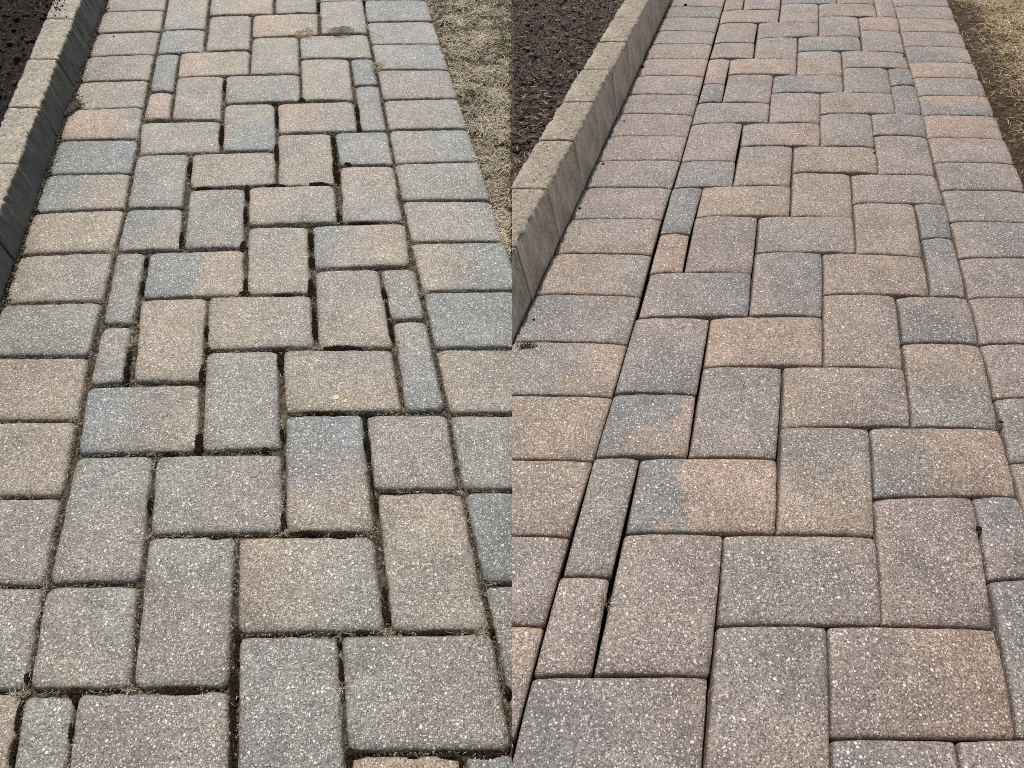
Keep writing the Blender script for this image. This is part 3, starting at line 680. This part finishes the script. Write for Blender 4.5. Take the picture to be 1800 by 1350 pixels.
# ------------------------------------------------------------------ moss and litter in the joints of the left path
MOSS = [(395,148,4,8),(389,228,3,10),(388,244,5,9),(333,295,4,12),(560,9,4,7),(640,5,3,6),(530,174,6,3),(483,183,6,4),(486,205,3,14),(486,262,5,10),(485,275,3,8),(628,195,4,14),(631,222,4,8),
 (585,247,4,12),(588,270,4,14),(590,300,6,20),(611,287,8,3),(485,325,20,2),(560,322,20,3),(360,330,25,3),(434,335,5,12),(430,375,3,15),(427,430,6,8),(317,420,3,14),(256,460,3,10),(249,502,2,10),
 (430,500,3,12),(429,514,10,4),(363,581,5,11),(364,616,7,8),(353,655,4,16),(225,625,3,8),(221,650,4,12),(220,670,6,5),(596,380,4,13),(640,391,30,2),(545,420,4,14),(547,457,5,9),(546,505,6,18),
 (551,550,3,12),(552,575,5,18),(674,514,5,9),(680,540,2,12),(685,570,4,10),(687,585,4,6),(490,615,12,5),(492,633,6,18),(600,610,35,4),(500,518,20,2),(348,774,8,15),(345,791,6,4),(295,797,10,4),
 (261,885,3,12),(466,790,7,5),(495,758,3,14),(570,725,40,3),(648,729,14,4),(641,745,3,10),(645,780,7,17),(647,800,3,8),(497,920,4,20),(540,936,25,5),(600,940,22,7),(660,885,3,12),(653,845,2,20),
 (45,1190,4,10),(128,1216,14,7),(131,1228,6,9),(320,1215,42,8),(416,1120,5,14),(413,1150,4,14),(410,1200,9,24),(407,1240,6,18),(408,1290,5,40),(406,1335,4,15),(123,1285,3,16),(30,1260,4,30),
 (22,1320,5,25),(675,1040,2,12),(678,1076,7,18),(635,1112,12,5),(765,1112,24,5),(595,1128,3,8),(598,1175,2,20),(599,1187,5,9),(612,1340,5,25),(625,1324,20,5),(725,1328,10,4),(790,1328,20,5),
 (853,1327,28,9),(810,1340,3,12),(893,1215,5,10),(865,1108,4,6)]
pts = []
for (x, y, rx, ry) in MOSS:
    a0, b0 = pl('L', x, y); ax = abs(pl('L', x + rx, y)[0] - a0); by = abs(pl('L', x, y - ry)[1] - b0); dxy = (pl('L', x, y - ry)[0] - a0) / max(1e-6, by) * 0
    vp = (466 - x) / (-845 - y)                      # joints that run along the path lean towards its far end
    n = int(60 + (ax * by) * 1.1e6)
    for _ in range(min(n, 420)):
        u, v_ = r.uniform(-1, 1), r.uniform(-1, 1)
        if u * u + v_ * v_ > 1: continue
        xx = x + rx * u + (vp * ry * v_ if ry > rx else 0); yy = y + ry * v_
        a, b = pl('L', xx, yy)
        if a > -0.003: continue
        s = r.uniform(0.0008, 0.0021)
        pts.append((a, b, -0.0085 + 0.0085 * (1 - u * u * .6 - v_ * v_ * .5) + r.uniform(-.001, .001), s, s, s * 1.2))
blobs('L', 'joint_moss', pts, M_MOSS, 'blackish brown moss clumps filling the wide joints of the left path', seed=31)

# pale dry bits along the joints of the left path
rows, crumbs = [], []
allq = LB_L + RB_L + IN_L
for q in allq:
    if not in_frame('L', q): continue
    for (i, j) in ((0, 1), (1, 2), (2, 3), (3, 0)):
        (x0, y0), (x1, y1) = q[i], q[j]
        a0, b0 = pl('L', x0, y0); a1, b1 = pl('L', x1, y1); ln = math.hypot(a1 - a0, b1 - b0)
        for _ in range(int(ln * 170)):
            t = r.uniform(); a = a0 + (a1 - a0) * t; b = b0 + (b1 - b0) * t
            if a > -0.012 or vn(a * 16, b * 16, 51) < 0.0: continue
            dens = 1.0 if min(t, 1 - t) < 0.12 else 0.45
            if r.uniform() > dens: continue
            az = math.atan2(b1 - b0, a1 - a0) + r.normal(0, .55)
            rows.append((a + r.normal(0, .0014), b + r.normal(0, .0014), -.0055 + r.uniform(0, .006), az, r.uniform(.003, .011), r.uniform(.0005, .0012), r.uniform(0, .3), r.uniform(.1, 1)))
        for _ in range(int(ln * 300)):
            t = r.uniform(); a = a0 + (a1 - a0) * t; b = b0 + (b1 - b0) * t
            if a > -0.004 or vn(a * 22, b * 22, 57) < -0.2: continue
            s = r.uniform(.0006, .0017)
            crumbs.append((a + r.normal(0, .0013), b + r.normal(0, .0013), -.0065 + r.uniform(-.001, .003), s, s, s * .8))
for (x, y, sx, sy, n) in ((225, 1212, 12, 7, 90), (680, 1111, 16, 6, 90), (848, 1113, 13, 5, 80), (30, 1222, 14, 8, 90), (500, 937, 8, 5, 60), (130, 740, 8, 12, 60), (198, 443, 14, 5, 90), (555, 611, 9, 5, 60),
                          (495, 745, 4, 12, 60), (260, 203, 8, 8, 60), (270, 97, 7, 4, 50), (243, 245, 5, 4, 40), (708, 385, 5, 10, 40), (745, 515, 6, 8, 50), (233, 560, 3, 20, 60), (335, 272, 5, 5, 40), (700, 610, 4, 12, 50), (590, 392, 12, 3, 50)):
    for _ in range(n):
        a, b = pl('L', x + r.normal(0, sx * .5), y + r.normal(0, sy * .5))
        if a > -0.012: continue
        if r.uniform() < .45: rows.append((a, b, -.003 + r.uniform(0, .0045), r.uniform(0, 6.28), r.uniform(.003, .012), r.uniform(.0005, .0012), r.uniform(0, .4), r.uniform(.3, 1)))
        else:
            s = r.uniform(.0006, .0016); crumbs.append((a, b, -.003 + r.uniform(-.002, .003), s, s, s * .8))
blades('L', 'joint_litter', rows, M_LITTER, 'pale dry grass bits lying along the joints of the left path', seed=32)
blobs('L', 'joint_sand', crumbs, M_JSAND, 'sandy crumbs lying along the joints of the left path', seed=33)
# crumbs along the foot of the left kerb and the debris heap beside it
pts = []
baseL = KF['L'][0]
for _ in range(2600):
    b = r.uniform(0.95, 2.6); a = baseL(b) + abs(r.normal(0, .007)); s = r.uniform(.0007, .003) * (1 if r.uniform() < .9 else 1.5)
    pts.append((a, b, -.003 + s * .5, s, s, s * .8))
blobs('L', 'kerb_foot_debris', pts, simple_mat('dark_debris', (0.02, 0.016, 0.012, 1), (0.15, 0.12, 0.085, 1), 150, .95, 'tint'), 'dark crumbs gathered along the foot of the left kerb', seed=34)

def heap(side, x, y, rx, ry, hh, n, mat, label, seed, hole=0.0, ss=(.0005, .0012), cat='ant hill', name='ant_hill', group=None):
    """a low heap of loose grains on a solid mound, ring shaped when hole > 0: one mesh"""
    rr = np.random.RandomState(seed); a0, b0 = pl(side, x, y); ra = abs(pl(side, x + rx, y)[0] - a0); rb = abs(pl(side, x, y - ry)[1] - b0)
    pts = []
    for _ in range(n):
        q = min(1.25, abs(rr.normal(0, .5))) if hole == 0 else rr.uniform(hole * .6, 1.12) ** .8
        th = rr.uniform(0, 2 * np.pi); wob = 1 + .18 * math.sin(3 * th + seed) + .1 * math.sin(5 * th)
        prof = max(0, 1 - q * q) if hole == 0 else max(0, 1 - ((q - .55) / .5) ** 2)
        s = rr.uniform(*ss)
        pts.append((q * ra * wob * math.cos(th), q * rb * wob * math.sin(th), hh * prof + s * .2 - .0012, s, s, s))
    pts = np.array(pts); k = len(ICO_V)
    V = ICO_V[None] * (1 + rr.uniform(-.25, .25, (n, k, 1))) * pts[:, None, 3:6] + pts[:, None, :3]
    Fc = (ICO_F[None] + (np.arange(n) * k)[:, None, None]).reshape(-1, 3)
    me = mesh_np(name, V.reshape(-1, 3), Fc, False); vattr(me, 'tint', np.repeat(rr.uniform(0, 1, n), k))
    tag(link(name, me, mat, SIDE[side]['M'] @ Matrix.Translation((a0, b0, 0))), label, cat, group)
heap('L', 535, 59, 17, 10, .004, 900, M_SAND, 'sandy ring shaped ant hill, left one of the upper pair on the left path', 61, .25, group='ant hills on the left path')
heap('L', 600, 57, 21, 9, .010, 1300, simple_mat('brown_ant_sand', (.16, .12, .075, 1), (.48, .38, .25, 1), 400, .95, 'tint'), 'brown mounded ant hill, right one of the upper pair on the left path', 62, .12, group='ant hills on the left path')
heap('L', 663, 117, 12, 9, .003, 500, M_SAND, 'small sandy ant hill beside the right border of the left path', 63, .3, group='ant hills on the left path')
heap('L', 129, 192, 13, 17, .010, 1400, simple_mat('grey_debris', (.06, .05, .036, 1), (.19, .165, .12, 1), 300, .95, 'tint'), 'grey brown heap of crumbled soil at the foot of the left kerb', 64, 0, (.0008, .002), 'soil heap', 'soil_heap')
heap('R', 928, 609, 26, 7, .0012, 330, simple_mat('dark_kerb_dirt', (.02, .016, .012, 1), (.075, .06, .042, 1), 300, .95, 'tint'), 'dark dirt spilled on the paver corner below the right kerb end', 65, 0, (.0006, .0014), 'soil heap', 'soil_heap')

def tuft(side, x, y, n, ln, mat, label, seed, wd=(.0006, .0012), lift=(.15, .8)):
    a0, b0 = pl(side, x, y); rr = np.random.RandomState(seed); rows = []
    for _ in range(n): rows.append((rr.normal(0, .0016), rr.normal(0, .0016), -.003, rr.uniform(0, 6.28), ln * rr.uniform(.5, 1.1), rr.uniform(*wd), rr.uniform(*lift), rr.uniform(.2, 1)))
    o = blades(side, 'dry_grass_tuft', rows, mat, label, kind=None, cat='grass tuft', group='dry grass tufts in the joints', seed=seed, clip=False)
    o.matrix_world = SIDE[side]['M'] @ Matrix.Translation((a0, b0, 0))
M_TUFT = simple_mat('tuft_straw', (.28, .23, .15, 1), (.55, .48, .34, 1), 90, .85, 'tint')
M_TUFTD = simple_mat('tuft_brown', (.06, .045, .03, 1), (.24, .19, .13, 1), 90, .85, 'tint')
tuft('L', 231, 604, 34, .020, M_TUFT, 'large pale dry grass tuft between narrow cut paver and tan lengthwise paver', 71)
tuft('L', 600, 1208, 16, .013, M_TUFT, 'small straw tuft in the lengthwise joint near the front of the left path', 72)
tuft('L', 538, 385, 26, .020, M_TUFTD, 'dark spidery dry tuft at the centre of the left path', 73)
tuft('L', 487, 310, 16, .017, M_TUFTD, 'tiny dark dry tuft in the upper middle joint of the left path', 74)
tuft('L', 193, 446, 20, .016, M_TUFT, 'pale straw tuft lying on the left border joint of the left path', 75, lift=(.05, .3))
tuft('L', 228, 797, 12, .012, simple_mat('tuft_pink', (.36, .25, .18, 1), (.5, .36, .27, 1), 90, .85, 'tint'), 'pinkish dry seed tuft on the crosswise joint by the left border', 76, lift=(.05, .4))
tuft('L', 742, 513, 14, .014, M_TUFT, 'wispy pale tuft at the right border joint of the left path', 77)
tuft('R', 1067, 1058, 18, .016, M_TUFTD, 'brown dry tuft in the joint of the clean right path', 78)

def twig(side, pxs, rad, mat, label, h=.003):
    P3 = [Vector((*pl(side, x, y), h)) for x, y in pxs]; o0 = P3[0].copy(); P3 = [p - o0 for p in P3]
    v, f = [], []; m = 6
    for i, p in enumerate(P3):
        d = (P3[min(i + 1, len(P3) - 1)] - P3[max(i - 1, 0)]).normalized(); u = Vector((-d.y, d.x, 0)); wv = d.cross(u)
        rr = rad * (1 - .5 * i / (len(P3) - 1)) * (1 + .2 * vn(i * 1.3, rad * 900))
        for k in range(m):
            an = 2 * math.pi * k / m; v.append(p + (u * math.cos(an) + wv * math.sin(an)) * rr)
    for i in range(len(P3) - 1):
        for k in range(m): f.append((i * m + k, i * m + (k + 1) % m, (i + 1) * m + (k + 1) % m, (i + 1) * m + k))
    f += [tuple(range(m - 1, -1, -1)), tuple(range((len(P3) - 1) * m, len(P3) * m))]
    me = bpy.data.meshes.new('twig'); me.from_pydata([q[:] for q in v], [], f); me.update()
    tag(link('twig', me, mat, SIDE[side]['M'] @ Matrix.Translation(o0)), label, 'twig')
twig('L', [(640, 41), (644, 48), (648, 53), (657, 58), (666, 62), (674, 65)], .0011, M_TWIG, 'white bent twig lying on the upper right border of the left path')
twig('L', [(756, 626), (766, 623), (775, 620), (784, 617)], .0012, M_BROWNTWIG, 'short brown twig across the right border joint of the left path')
twig('L', [(42, 318), (45, 324), (47, 331), (48, 338)], .001, M_TWIG, 'pale straw stalk leaning against the side of the left kerb', h=.045)

def pebble(side, x, y, s, mat, label, name='pebble', cat='pebble', flat=.7, seed=1, lift=0):
    bm = bmesh.new(); bmesh.ops.create_icosphere(bm, subdivisions=3, radius=1)
    for q in bm.verts:
        n_ = 1 + .35 * noise.noise(q.co * 1.3 + Vector((seed, 0, 0))) + .15 * noise.noise(q.co * 4 + Vector((seed, 0, 0)))
        q.co = Vector((q.co.x * s[0] * n_, q.co.y * s[1] * n_, q.co.z * s[0] * flat * n_))
    me = bpy.data.meshes.new(name); bm.to_mesh(me); bm.free(); me.polygons.foreach_set('use_smooth', [True] * len(me.polygons))
    a, b = pl(side, x, y)
    tag(link(name, me, mat, SIDE[side]['M'] @ Matrix.Translation((a, b, s[0] * flat * .5 + lift))), label, cat)
pebble('L', 740, 1279, (.0026, .0036), M_PALE, 'white oval pebble on the large front paver of the left path', seed=2)
pebble('L', 578, 1211, (.0019, .0026), M_PALE, 'small cream pebble beside the front tuft of the left path', seed=3)
pebble('L', 590, 699, (.0060, .0058), M_LEAF, 'larger yellow leaf scrap on the crosswise paver of the left path', 'leaf_scrap', 'leaf scrap', .10, 4)
pebble('L', 607, 705, (.0036, .0042), M_LEAF, 'smaller yellow leaf scrap right beside the larger one', 'leaf_scrap', 'leaf scrap', .12, 5)
pebble('L', 449, 832, (.0062, .0080), M_TANLEAF, 'tan leaf scrap pressed on the big grey crosswise paver', 'leaf_scrap', 'leaf scrap', .08, 6)
for i, (x, y, s, lb) in enumerate(((1205, 9, .006, 'black soil lump on the far left border of the right path'), (1129, 118, .006, 'black soil lump beside the right kerb, on the seventh far paver'),
        (1060, 288, .0035, 'small dark crumb on the left border paver near the right kerb'), (1589, 99, .004, 'black seed on the crosswise paver beside the right border'),
        (1759, 742, .0035, 'dark dirt lump wedged in the right border joint'), (1097, 213, .0028, 'tiny dark crumb on a grey left border paver'), (1446, 73, .0022, 'tiny black dot of grit on the far blue grey paver'),
        (1019, 366, .0034, 'dark grit near the foot of the right kerb'), (938, 562, .0026, 'dark grit on the blue grey left border paver'), (1720, 930, .0045, 'dark crumb in the joint near the right frame edge'), (1537, 269, .003, 'dark crumb on the tan crosswise paver end'))):
    pebble('R', x, y, (s, s * .9), M_BLACK, lb, 'soil_lump', 'soil lump', .6, 10 + i)
for i, (x, y, s, lb) in enumerate(((200, 64, .003, 'dark seed on the third far border paver of the left path'), (276, 7, .002, 'black dot of grit at the top of the left path'))):
    pebble('L', x, y, (s, s * .8), M_BLACK, lb, 'soil_lump', 'soil lump', .6, 30 + i)
# crumbs on the top of the far left kerb stone
pts = []
for _ in range(60):
    a, b = pl('L', r.normal(104, 7), abs(r.normal(10, 8)), KH['L']); s = r.uniform(.0008, .003); pts.append((a, b, KH['L'] + s * .4, s, s, s))
blobs('L', 'kerb_top_crumbs', pts, M_BLACK, 'black soil crumbs spilled on the far end of the left kerb top', seed=35)
